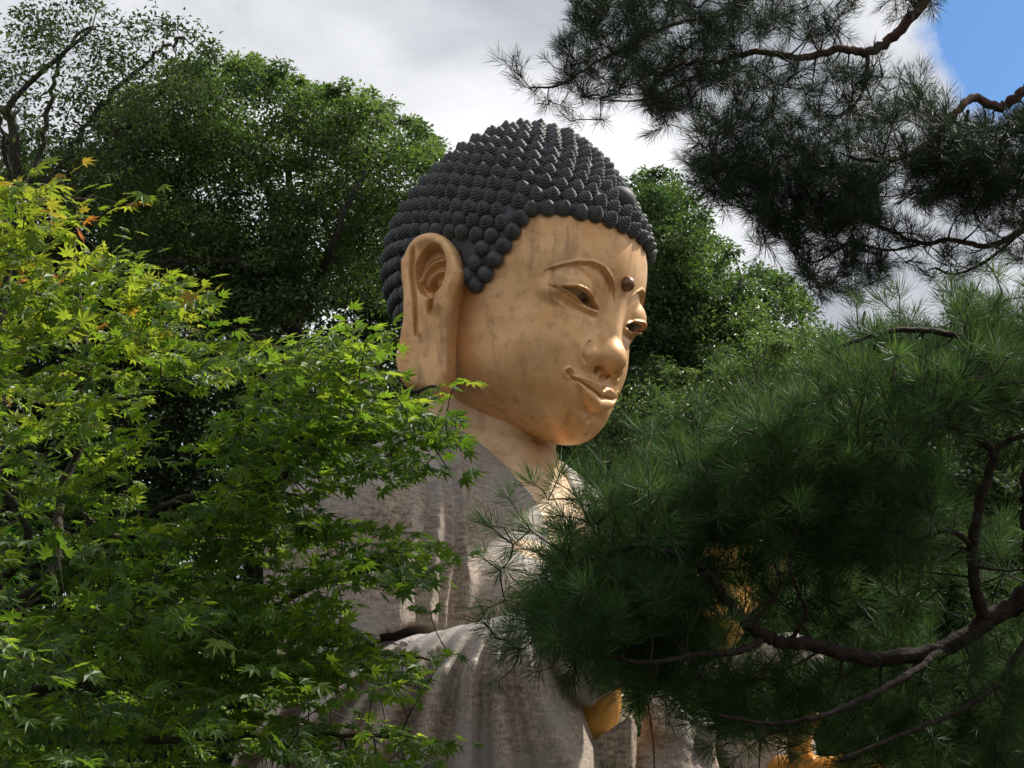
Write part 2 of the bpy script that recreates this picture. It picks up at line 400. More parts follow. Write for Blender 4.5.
def build_statue():
    base = HO + KS * (-20 * Fw - 700 * Zw)
    root = empty('buddha_statue', base, label='colossal gilt bronze seated Buddha with dark snail-curl hair and grey-brown robe, rising between the trees', cat='statue')
    # ---- head
    P, F, ph = star(head_field, (20, 0, -20), 820, 1000)
    head = mesh('head', H2W(P), F, M['gold'], root)
    # ---- eyes
    for sg in (1, -1):
        aa, zz = np.meshgrid(np.linspace(19, 70, 90), np.linspace(-21, 6, 50), indexing='ij')
        ff = np.full(aa.shape, 150.)
        for k in range(60): ff = ff - .7 * np.clip(head_field((ff, aa * sg, zz), True, False) + 4.2, -6, 6)
        Ve = np.stack([ff, aa * sg, zz], -1).reshape(-1, 3); ii, jj = np.meshgrid(np.arange(89), np.arange(49), indexing='ij'); ii = ii.ravel(); jj = jj.ravel()
        Fe = np.stack([ii * 50 + jj, (ii + 1) * 50 + jj, (ii + 1) * 50 + jj + 1, ii * 50 + jj + 1], 1)
        ir = np.hypot(Ve[:, 1] * sg - 40, (Ve[:, 2] + 6) * 1.0)
        col = np.where(ir < 3.2, 0.0, np.where(ir < 8.5, .5, 1.0))
        e = mesh('eye', H2W(Ve), Fe if sg < 0 else Fe[:, ::-1], M['eye'], head, True, col)
    # ---- mark on the forehead
    V, Fq, _ = star(lambda p: ell(p, (119.5, 0, 25), (8, 7.5, 7.5)), (119.5, 0, 25), 30, 40, False, 20)
    mk = mesh('forehead_mark', H2W(V), Fq, M['mark'], head)
    # ---- hair base
    P, F, ph = star(hair_field, (-14, 0, 30), 200, 300, False)
    keep = P[:, 2] > hairline(P[:, 0], P[:, 1]) + 1
    # slide the rim of the cap onto the hairline so it ends clean
    V = P.copy()
    Fk = F[keep[F].sum(1) >= 3]
    used = np.zeros(len(V), bool); used[Fk.ravel()] = True
    inner = V - norm(V - np.array([0, 0, 20.])) * 13
    edge_q = []
    # boundary edges get an inward lip
    E = np.concatenate([Fk[:, [a, (a + 1) % 4]] for a in range(4)]); key = np.sort(E, 1); kk = key[:, 0].astype(np.int64) * len(V) + key[:, 1]
    uq, ix, ct = np.unique(kk, return_index=True, return_counts=True); B = E[ix[ct == 1]]
    lip = np.stack([B[:, 1], B[:, 0], B[:, 0] + len(V), B[:, 1] + len(V)], 1)
    hs = Soup(); hs.add(H2W(np.concatenate([V, inner])), np.concatenate([Fk, lip]))
    # ---- curls: two rows follow the hairline, then rings up to the crown
    def proj(Q):
        c = np.array([-14, 0, 34.]); D = norm(Q - c); r = np.full(len(Q), 150.)
        for k in range(40): r = r - .8 * hair_field([c[i] + r * D[:, i] for i in range(3)])
        return c + r[:, None] * D
    fx = []
    for row, off in ((0, 5.5), (1, 20.0)):
        t = np.linspace(0, 2 * np.pi, 4000, endpoint=False)
        Q = np.stack([np.cos(t) * 120, np.sin(t) * 100, np.zeros_like(t)], 1)
        for k in range(14):
            Q[:, 2] = hairline(Q[:, 0], Q[:, 1]) + off * 1.0
            Qp = proj(Q); Q = Qp.copy()
        Qp[:, 2] = hairline(Qp[:, 0], Qp[:, 1]) + off; Qp = proj(Qp)
        seg = np.linalg.norm(np.roll(Qp, -1, 0) - Qp, axis=1); L = np.cumsum(seg); n = int(L[-1] / 15.4)
        ii = np.searchsorted(L, (np.arange(n) + .5 * row) * L[-1] / n % L[-1]); fx.append(Qp[ii % len(Qp)])
    fx0 = fx[0]; fx1 = fx[1]
    dd = np.linalg.norm(fx1[:, None] - fx0[None], axis=2).min(1); fx1 = fx1[dd > 12.5]
    fixed = np.concatenate([fx0, fx1])
    free = []
    SPC = 16.2; arc = 0; k = 0
    ths = []
    prev = None; th = .0
    # arc-length steps down the meridian seen from the side
    tt = np.linspace(0, np.pi * .82, 3000); mer = proj(np.stack([-14 + 100 * np.sin(tt) * .7, 100 * np.sin(tt) * .7, 34 + 140 * np.cos(tt)], 1))
    L = np.concatenate([[0], np.cumsum(np.linalg.norm(np.diff(mer, axis=0), axis=1))])
    nrow = int(L[-1] / (SPC * .9))
    for r_ in range(nrow):
        m = mer[np.searchsorted(L, r_ * SPC * .9)]
        cth = (m[2] - 34) / np.linalg.norm(m - np.array([-14, 0, 34.])); th = math.acos(cth)
        t = np.linspace(0, 2 * np.pi, 1500, endpoint=False)
        ring = proj(np.stack([-14 + 100 * math.sin(th) * np.cos(t), 100 * math.sin(th) * np.sin(t), 34 + 100 * math.cos(th) + 0 * t], 1))
        seg = np.linalg.norm(np.roll(ring, -1, 0) - ring, axis=1); LL = np.cumsum(seg); n = max(1, int(round(LL[-1] / SPC)))
        ii = np.searchsorted(LL, (np.arange(n) + .5 * (r_ % 2)) * LL[-1] / n) % len(ring); free.append(ring[ii])
    free = np.concatenate(free)
    free = free[free[:, 2] > hairline(free[:, 0], free[:, 1]) + 24]
    dd = np.linalg.norm(free[:, None] - fixed[None], axis=2).min(1); free = free[dd > 11.5]
    jewel = proj(np.array([[95., 0, 118]]))[0]
    free = free[np.linalg.norm(free - jewel, axis=1) > 16]
    for it in range(25):
        al = np.concatenate([free, fixed, jewel[None]])
        dv = free[:, None] - al[None]; ds = np.linalg.norm(dv, axis=2) + 1e-6
        want = np.full(ds.shape, 15.2); want[:, -1] = 21
        wgt = np.clip(want - ds, 0, None) * (ds > .01)
        free = proj(free + (dv / ds[..., None] * wgt[..., None] * .3).sum(1))
    free = free[free[:, 2] > hairline(free[:, 0], free[:, 1]) + 16]
    cand = rng.normal(size=(9000, 3)); cand = proj(np.array([-14, 0, 34.]) + norm(cand) * 100)
    cand = cand[cand[:, 2] > hairline(cand[:, 0], cand[:, 1]) + 12]
    allp = list(np.concatenate([free, fixed, jewel[None]]))
    add = []
    A_ = np.array(allp)
    for q in cand:
        if np.linalg.norm(A_ - q, axis=1).min() > 12.6 and np.linalg.norm(q - jewel) > 18: A_ = np.vstack([A_, q]); add.append(q)
    if add: free = np.concatenate([free, np.array(add)])
    for it in range(12):
        al = np.concatenate([free, fixed, jewel[None]])
        dv = free[:, None] - al[None]; ds = np.linalg.norm(dv, axis=2) + 1e-6
        want = np.full(ds.shape, 15.0); want[:, -1] = 21
        wgt = np.clip(want - ds, 0, None) * (ds > .01)
        free = proj(free + (dv / ds[..., None] * wgt[..., None] * .3).sum(1))
    free = free[free[:, 2] > hairline(free[:, 0], free[:, 1]) + 10]
    pts = np.concatenate([fixed, free])
    behind_ear = (pts[:, 0] < 10) & (pts[:, 0] > -48) & (pts[:, 2] < 22) & (np.abs(pts[:, 1]) > 60)
    pts = pts[~behind_ear]
    g = 1.0; nrm = np.stack([hair_field([pts[:, 0] + g * (i == 0), pts[:, 1] + g * (i == 1), pts[:, 2] + g * (i == 2)]) -
                             hair_field([pts[:, 0] - g * (i == 0), pts[:, 1] - g * (i == 1), pts[:, 2] - g * (i == 2)]) for i in range(3)], 1)
    nrm = norm(nrm)
    nr, ns = 24, 14
    u = np.linspace(0, 1, nr)
    R0, H0 = 8.1, 10.0
    for (pp, nn) in zip(pts, nrm):
        sc = rng.uniform(.93, 1.05); hh = H0 * rng.uniform(.88, 1.1)
        a = np.linspace(0, 2 * np.pi, ns, endpoint=False)
        tip = norm(nn + np.array([0, 0, .28])); sx = norm(np.cross(tip, [.2, .9, .1])); sy = np.cross(tip, sx)
        U, A_ = np.meshgrid(u, a, indexing='ij')
        pt_ = np.clip((pp[2] + 15) / 60, 0, 1); hh = hh * (.82 + .22 * pt_)
        ball = np.sqrt(np.clip(1 - ((U - .36) / .64) ** 2, 0, 1)); cone = np.clip(1 - U ** 1.7, 0, 1) ** .85 * 1.04
        prof = R0 * sc * (ball * (1 - .9 * pt_) + cone * .9 * pt_)
        groove = .075 * np.cos(2 * np.pi * (U * 5.2 + A_ / (2 * np.pi)))    # snail spiral
        rr = prof * (1 + groove * (U < .97)) * (1 + .05 * rng.normal() * np.cos(A_))
        zz = -3 + (hh + 3) * U
        V = pp + rr[..., None] * (np.cos(A_)[..., None] * sx + np.sin(A_)[..., None] * sy) + zz[..., None] * tip
        i, j = np.meshgrid(np.arange(nr - 1), np.arange(ns), indexing='ij'); i = i.ravel(); j = j.ravel(); j2 = (j + 1) % ns
        hs.add(H2W(V.reshape(-1, 3)), np.stack([i * ns + j, i * ns + j2, (i + 1) * ns + j2, (i + 1) * ns + j], 1))
    hair = hs.build('hair', M['hair'], head)
    V, Fq, _ = star(lambda p: ell(p, tuple(jewel), (13, 16, 13)), tuple(jewel), 30, 40, False, 30)
    mesh('hair_jewel', H2W(V), Fq, M['hair'], head)

    # ---- ears: x forward along the ear, y up, w outward (statue pixels)
    def ear_field(p):
        x, y, wd = p
        # outline: upper oval and long lobe
        o1 = (np.sqrt((x / 31.5) ** 2 + ((y - 40) / 36) ** 2) - 1) * 31
        xc = np.interp(y, [-90, -60, -20, 20, 50], [0, 0, 0, -1, 0]); hw = np.interp(y, [-88, -84, -76, -62, -45, -20, 10, 40], [8, 16, 24, 28, 27, 25, 27, 31])
        o2 = np.maximum(np.abs(x - xc) - hw, np.maximum(-84 - y, y - 40))
        out = smin(o1, o2, 10)
        rin = np.sqrt(((x - 1 + (y - 36) * -.08) / 15.5) ** 2 + ((y - 36) / 27) ** 2)
        h = np.full(x.shape, 11.0)
        # helix rim raised round the top and down the back
        h = h + 4.5 * np.exp(-((out + 7) / 6) ** 2) * sstep(-50, 10, y)
        # hollow
        conc = sstep(1.04, .90, rin)
        h = h - 15 * conc
        # inner folds, antihelix arcs
        for (cx, cy, rad, amp) in ((16, 22, 27, 7.5), (15, 19, 19, 7.5), (14, 15, 12, 6)):
            rr = np.hypot(x - cx, (y - cy) * .9) - rad
            h = h + conc * amp * np.exp(-(rr / 2.6) ** 2) * sstep(4, 10, y - cy + 6)
        # canal
        h = h - 9 * np.exp(-((x - 1) / 4) ** 2 - ((y - 22) / 5) ** 2)
        # antitragus groove running down towards the lobe and back-edge groove line
        gx = np.interp(y, [-30, 0, 30, 55], [-8, -12, -19, -20])
        h = h - 4.5 * np.exp(-((x - gx) / 2.2) ** 2) * sstep(-38, -28, y) * sstep(62, 48, y)
        h = h + 2.8 * np.exp(-((x - gx - 4.5) / 2.6) ** 2) * sstep(-38, -28, y) * sstep(58, 44, y)
        h = h - 9 * np.exp(-((x - 4) / 2.8) ** 2 - ((y - 1) / 9) ** 2)
        # tragus
        h = h + 6 * np.exp(-((x - 13) / 6) ** 2 - ((y - 2) / 10) ** 2)
        # lobe rolls over
        h = h - 3 * sstep(-60, -90, y)
        return smax(smax(out, wd - h, 7), -wd - 20, 5)
    V, Fq = nets(ear_field, (-38, -96, -24), (38, 82, 22), .9)
    for sg in (1, -1):
        fl = R(20)
        xd = np.array([math.cos(fl), -math.sin(fl) * sg, 0]); wdv = np.array([math.sin(fl), math.cos(fl) * sg, 0.06]); yd = norm(np.array([-.20, 0.05 * sg, 1.0]))
        P = np.array([-10, 115 * sg, -50.]) + V[:, :1] * .97 * xd + V[:, 1:2] * (.96 if sg > 0 else .80) * yd + V[:, 2:3] * wdv
        mesh('ear', H2W(P), Fq if sg > 0 else Fq[:, ::-1], M['gold'], head)

    # ---- neck and chest
    def skin_field(p):
        f, s, z = p; a = np.abs(s)
        d = cap((f, s, z), (-34, 0, -60), (-56, 0, -200), 62, 70)
        # three neck folds
        d = smin(d, ell((f, s, z), (-38, 0, -332), (112, 165, 168)), 44)
        rr = np.hypot(f + 44, s)
        for zc, am in ((-139, 3.0), (-163, 3.5)):
            d = d + am * np.exp(-((z - zc + .16 * (f + 44)) / 2.6) ** 2) * (rr < 110)
        d = smin(d, ell((f, a, z), (20, 62, -318), (62, 70, 60)), 26)
        return d
    V, Fq = nets(skin_field, (-150, -180, -420), (110, 180, -50), 3.0)
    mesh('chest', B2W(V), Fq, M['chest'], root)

    # ---- near sleeve: bent forearm under cloth that hangs down to the lap
    A0 = np.array([-22, 216, -440.]); A1 = np.array([196, 142, -372.])
    def sleeve_field(p):
        f, s, z = p
        d = cap((f, s, z), A0, A1, 66, 38)
        ab = (A1 - A0)[:2]; h = ((f - A0[0]) * ab[0] + (s - A0[1]) * ab[1]) / (ab @ ab); hc = np.clip(h, -.12, .69)
        dist = np.hypot(f - A0[0] - hc * ab[0], s - A0[1] - hc * ab[1])
        zt = A0[2] + hc * (A1[2] - A0[2])
        wdt = 60 - 12 * hc + .05 * (zt - z)
        cur = np.maximum(dist - wdt, z - zt)
        d = smin(d, cur, 14)
        # folds fanning downward from the forearm's top
        dz = np.clip(-335 - z, 1, 400)
        t = (h - .62) / (.35 + dz / 170.)
        am = sstep(-345, -420, z)
        for c, wd_, dep in ((-1.05, .22, 9), (-.80, .18, 8), (-.60, .16, 10), (-.47, .09, 5), (-.31, .14, 9), (-.16, .12, 8), (-.02, .12, 7), (.10, .10, 7), (.27, .16, 13)):
            q = t - c
            d = d - am * 1.7 * dep * np.clip((q + wd_) / wd_, 0, 1) ** 1.5 * (1 - sstep(0, .022, q)) + am * dep * .8 * np.exp(-((q - .03) / .035) ** 2)
        return d
    # ---- robe
    def folds(p):
        f, s, z = p
        return 0
    def robe_field(p):
        f, s, z = p; a = np.abs(s)
        d = ell((f, s, z), (-40, 0, -335), (118, 172, 178))
        d = smin(d, ell((f, s, z), (-40, 0, -520), (125, 165, 150)), 60)
        d = smin(d, cap((f, a, z), (-52, 56, -176), (-46, 172, -268), 48, 74), 46)
        d = smin(d, cap((f, a, z), (-46, 176, -276), (-24, 205, -440), 82, 80), 34)
        d = smin(d, ell((f, a, z), (20, 70, -330), (70, 74, 62)), 26)
        # collar roll standing round the neck
        # overlapping long folds sweeping from the collar down the front
        sc_ = np.interp(-z, [100, 140, 180, 256, 325, 400, 700], [70, 92, 122, 152, 163, 168, 160])
        am = sstep(-125, -190, z)
        for off, w_, dep in ((-12, 15, 6.0), (4, 9, 5.5), (24, 26, 8.0), (48, 22, 5.0)):
            q = a - sc_ - off * np.interp(-z, [120, 220, 500], [.55, 1, 1.5])
            d = d - am * dep * np.clip((q + w_) / w_, 0, 1) ** 1.6 * (1 - sstep(0, 2.6, q)) + am * dep * .45 * np.exp(-((q - 4) / 4.) ** 2)
        g = np.arctan2(-(z + 170), s - 20) * 60 + .12 * f
        d = d + sstep(-190, -260, z) * (s > 0) * (1.4 * np.sin(g / 5.2 + .8 * np.sin(z / 60.)) * sstep(150, 210, s))
        # opening for neck and chest
        zz = -z
        wv = np.interp(zz, [95, 125, 155, 183, 220, 275, 330, 420, 480, 540], [130, 92, 72, 50, 39, 42, 50, 46, 30, 0])
        cut = smax(a - wv, -(f + 40 + 1.3 * np.clip(z + 195, 0, 90)), 8)
        cyl = np.hypot(f + 44, s) - 74
        hole = np.minimum(cut, np.maximum(cyl, -(z + 230)))
        d = smax(d, -hole, 5)
        sl = sleeve_field(p)
        return smax(d, -(sl - 9), 4)
    V, Fq = nets(robe_field, (-170, -320, -700), (110, 320, -100), 3.0)
    mesh('robe', B2W(V), Fq, M['robe'], root)

    V, Fq = nets(sleeve_field, (-110, 60, -700), (250, 330, -310), 2.6)
    mesh('sleeve', B2W(V), Fq, M['robe'], root)
    # far sleeve, mirrored and simpler
    def sleeve2(p):
        f, s, z = p
        return sleeve_field((f, -s, z))
    V, Fq = nets(sleeve2, (-110, -330, -700), (250, -60, -310), 5)
    mesh('sleeve', B2W(V), Fq, M['robe'], root)
    # inner lining panel in the sleeve mouth and the hanging robe end beside it
    def panel(p):
        f, s, z = p
        q = (s - 118) * .9 + (f - 170) * .42
        d = smax(np.hypot((f - 170) * .9 - .42 * (s - 118), 0) - 27, np.abs(q) - 12, 3)
        d = smax(d, z + 448 - .7 * (f - 170), 3)
        d = d + 3 * np.exp(-(((f - 170) + 6 + (z + 600) * .05) / 3) ** 2)
        return d
    V, Fq = nets(panel, (90, 60, -700), (255, 190, -380), 2.5)
    mesh('robe_end', B2W(V), Fq, M['robe'], root)
    V, Fq, _ = star(lambda p: ell(p, (152, 112, -412), (32, 18, 44)), (152, 112, -412), 40, 50, False, 80)
    mesh('robe_lining', B2W(V), Fq, M['amber'], root)
    # lap folds in rolls
    def lap(p):
        f, s, z = p
        d = ell((f, s, z), (60, 0, -640), (150, 200, 80))
        v_ = ell((f, s, z), (194, 64, -560), (36, 30, 146)); v_ = v_ - 5 * np.clip(((z * .6 + s * .9 + f * .5) / 17) % 1, 0, 1) ** 1.6
        d = smin(d, v_, 8)
        d = smin(d, cap((f, s, z), (214, 40, -440), (232, 30, -640), 12, 26), 8)
        d = smin(d, cap((f, np.abs(s), z), (60, 90, -650), (175, 270, -668), 66, 62), 40)
        d = smin(d, cap((f, s, z), (175, 250, -672), (215, -250, -672), 48, 48), 40)
        th = f * .6 + z * .9 + .25 * s
        return d + 3.0 * np.sin(th / 9.0)
    V, Fq = nets(lap, (-160, -350, -760), (300, 350, -390), 3)
    mesh('lap_drapery', B2W(V), Fq, M['robe'], root)

    # ---- hands: skin chains fused by the skin modifier
    def hand(name, wrist, fore, palm_dir, side_dir, curl, mirror=1):
        """wrist, fore: body points; palm_dir runs wrist to knuckles, side_dir across the palm towards the thumb"""
        wrist = np.array(wrist, float); pd = norm(np.array(palm_dir, float)); sdv = norm(np.array(side_dir, float) - pd * (np.array(side_dir, float) @ pd)); nd = np.cross(pd, sdv) * mirror
        def fld(p):
            d = cap(p, fore, wrist, 29, 24)
            W = [p[i] - wrist[i] for i in range(3)]
            X = sum(W[i] * sdv[i] for i in range(3)); Y = sum(W[i] * pd[i] for i in range(3)); Zq = sum(W[i] * nd[i] for i in range(3))
            palm = ell((X, Y, Zq), (0, 34, 0), (31, 44, 15)); d = smin(d, palm, 14)
            for k, (x0, L) in enumerate(((22, 58), (7.5, 66), (-7, 60), (-21, 46))):
                pt = np.array([x0, 66 - abs(x0 - 5) * .2, 0.]); an = 0; seg = (L * .45, L * .31, L * .24); r = (8.2, 7.4, 6.6)
                for j in range(3):
                    an += curl * (1 + .3 * j); nx = pt + seg[j] * np.array([(x0 - 2) * .004, math.cos(an), math.sin(an)])
                    d = smin(d, cap((X, Y, Zq), pt, nx, r[j], r[j] - .8), 2.5); pt = nx
            pt = np.array([24, 16, 4.])
            for L, dx, r in ((34, .85, 11), (24, .55, 9), (18, .3, 8)):
                nx = pt + L * norm(np.array([dx, .8, .28])); d = smin(d, cap((X, Y, Zq), pt, nx, r, r - 1), 6 if r == 11 else 2.5); pt = nx
            return d
        c = wrist; V, Fq = nets(fld, tuple(np.minimum(c, fore) - 165), tuple(np.maximum(c, fore) + 165), 3.0)
        mesh(name, B2W(V), Fq, M['amber'] if name == 'hand' else M['gold'], root)
    hand('hand', (280, 118, -362), (190, 146, -374), (.25, -.05, 1), (-.1, -1, 0), .14)
    hand('hand', (215, -135, -470), (120, -190, -470), (.9, .3, .05), (.2, 1, .3), .22, 1)

    # ---- lotus seat
    def seat(p):
        f, s, z = p
        th = np.arctan2(s, f - 20); rr = np.sqrt(((f - 20) / 250) ** 2 + (s / 330) ** 2)
        pet = .03 * np.abs(np.sin(th * 12))
        return smax((rr - 1 - pet - .06 * np.cos((z + 750) / 22)) * 260, np.abs(z + 755) - 45, 10)
    V, Fq = nets(seat, (-290, -380, -815), (330, 380, -700), 6)
    mesh('lotus_seat', B2W(V), Fq, M['stone'], root)
    return root
if 'statue' in SHOW: build_statue()

# ================================================================== GROUND
def gheight(x, y):
    r = np.hypot(x - 8, y - 20)
    h = -1.9 * sstep(9, 16, y) * (1 - sstep(30, 36, y)) + .22 * np.clip(y - 33, 0, 26) ** 1.15
    h = h + .18 * np.clip(np.abs(x) - 22, 0, 30) * sstep(10, 30, y)
    return h + .25 * np.sin(x * .31 + 1) * np.cos(y * .23) * sstep(20, 40, y)
def build_ground():
    n = 140; xs = np.sign(np.linspace(-1, 1, n)) * np.abs(np.linspace(-1, 1, n)) ** 2 * 400
    ys = np.concatenate([np.linspace(-300, -20, 20), np.linspace(-15, 80, 90), np.linspace(90, 500, 24)])
    X, Y = np.meshgrid(xs, ys, indexing='ij'); Zg = gheight(X, np.minimum(Y, 75)); V = np.stack([X, Y, Zg], -1).reshape(-1, 3)
    i, j = np.meshgrid(np.arange(n - 1), np.arange(len(ys) - 1), indexing='ij'); m = len(ys); i = i.ravel(); j = j.ravel()
    F = np.stack([i * m + j, (i + 1) * m + j, (i + 1) * m + j + 1, i * m + j + 1], 1)
    tag(mesh('ground', V, F, M['soil']), kind='structure')

# ================================================================== VEGETATION
def rand_in_poly(poly, n, g=rng):
    """n picture positions inside a polygon"""
    poly = np.asarray(poly, float); lo = poly.min(0); hi = poly.max(0); out = []
    while sum(len(o) for o in out) < n:
        q = g.uniform(lo, hi, (n * 2, 2)); ins = np.zeros(len(q), bool); x, y = q.T
        for k in range(len(poly)):
            x1, y1 = poly[k]; x2, y2 = poly[(k + 1) % len(poly)]
            c = ((y1 > y) != (y2 > y)) & (x < (x2 - x1) * (y - y1) / (y2 - y1 + 1e-9) + x1); ins ^= c
        out.append(q[ins])
    return np.concatenate(out)[:n]
def frames(zdir, xhint):
    z = norm(zdir); x = norm(xhint - (xhint * z).sum(-1, keepdims=True) * z); y = np.cross(z, x)
    return np.stack([x, y, z], -1)      # columns
def instance(T, faces, pos, Rm, sc):
    n, m = len(pos), len(T)
    V = pos[:, None] + np.einsum('nij,mj->nmi', Rm, T) * sc[:, None, None]
    F = (faces[None] + (np.arange(n) * m)[:, None, None]).reshape(-1, faces.shape[1])
    return V.reshape(-1, 3), F
def crown_mesh(name, V, F, m, attr, tw, root, twm):
    """leaves and the fine twigs that carry them, one mesh with two materials"""
    n0 = len(V); tV = np.concatenate(tw.V); tQ = np.concatenate(tw.Q) + n0; tT = np.concatenate(tw.T) + n0
    o = mesh(name, np.concatenate([V, tV]), [F, tQ, tT], m, root, False, np.concatenate([attr, np.zeros(len(tV))]))
    o.data.materials.append(twm); mi = np.zeros(len(o.data.polygons), np.int32); mi[len(F):] = 1
    o.data.polygons.foreach_set('material_index', mi); return o
# maple leaf: seven pointed lobes, lying in x,y with the stalk at the origin
def maple_leaf():
    an = np.radians([-122, -78, -38, 0, 38, 78, 122]); L = np.array([.40, .74, .95, 1.05, .95, .74, .40])
    V = [(0, 0, 0)]; 
    for k in range(7):
        V.append((math.cos(an[k]) * L[k], math.sin(an[k]) * L[k], -.16 * L[k] ** 2))
    mids = [math.radians(-160)] + [(an[k] + an[k + 1]) / 2 for k in range(6)] + [math.radians(160)]
    for k, a in enumerate(mids):
        r = .15 if k in (0, 7) else .41
        V.append((math.cos(a) * r, math.sin(a) * r, .03))
    F = [(0, 8 + k, 1 + k, 9 + k) for k in range(7)]
    V = np.array(V); V[:, 0] += .12
    return V, np.array(F)
MLV, MLF = maple_leaf()

def grow(skel, pts, rad0, soup, bow=.12, sides=5, dirs=None, kr=.55, maxd=1.2):
    """joins every point to the nearest wood already there by a thin bowed twig; returns each twig's last direction"""
    S = [np.asarray(skel[:, :3])]; RR = [skel[:, 3]]
    pts = np.asarray(pts); n = len(pts); S0 = S[0]
    d0 = np.array([np.min(np.linalg.norm(S0 - p, axis=1)) for p in pts]); order = np.argsort(d0)
    buf = np.zeros((len(S0) + n * 5, 4)); buf[:len(S0)] = skel; m = len(S0)
    out = np.zeros((n, 3))
    for i in order:
        p = pts[i]; dd = np.linalg.norm(buf[:m, :3] - p, axis=1); j = int(np.argmin(dd - 4.0 * np.minimum(buf[:m, 3], .02)))
        a = buf[j, :3]; L = dd[j]
        mid = (a + p) / 2 + np.array([rng.normal() * .12, rng.normal() * .12, -bow + rng.normal() * .07]) * L
        u = np.linspace(0, 1, 6)[:, None]; c = (1 - u) ** 2 * a + 2 * u * (1 - u) * mid + u ** 2 * p
        r1 = min(buf[j, 3] * kr, rad0 * (1 + .5 * L)); r = np.linspace(max(r1, rad0 * .6), rad0 * .4, 6)
        V, F, T = tube(c, r, sides); soup.add(V, F, T)
        buf[m:m + 5, :3] = c[1:]; buf[m:m + 5, 3] = r[1:]; m += 5
        out[i] = norm(c[-1] - c[-2])
    return out
def limb(soup, px, r0, r1, n=None, wob=.012, sides=9):
    """px rows: picture x, picture y, distance"""
    px = np.asarray(px, float); P = at(px[:, 0], px[:, 1], px[:, 2])
    n = n or max(8, int(len(P) * 7)); c = resample(P, n); c = c + rng.normal(size=c.shape) * wob * (np.linspace(0, 1, n)[:, None] > .02)
    r = np.linspace(r0 ** .8, r1 ** .8, n) ** 1.25
    V, F, T = tube(c, r, sides, .05); soup.add(V, F, T)
    return np.concatenate([c, r[:, None]], 1)

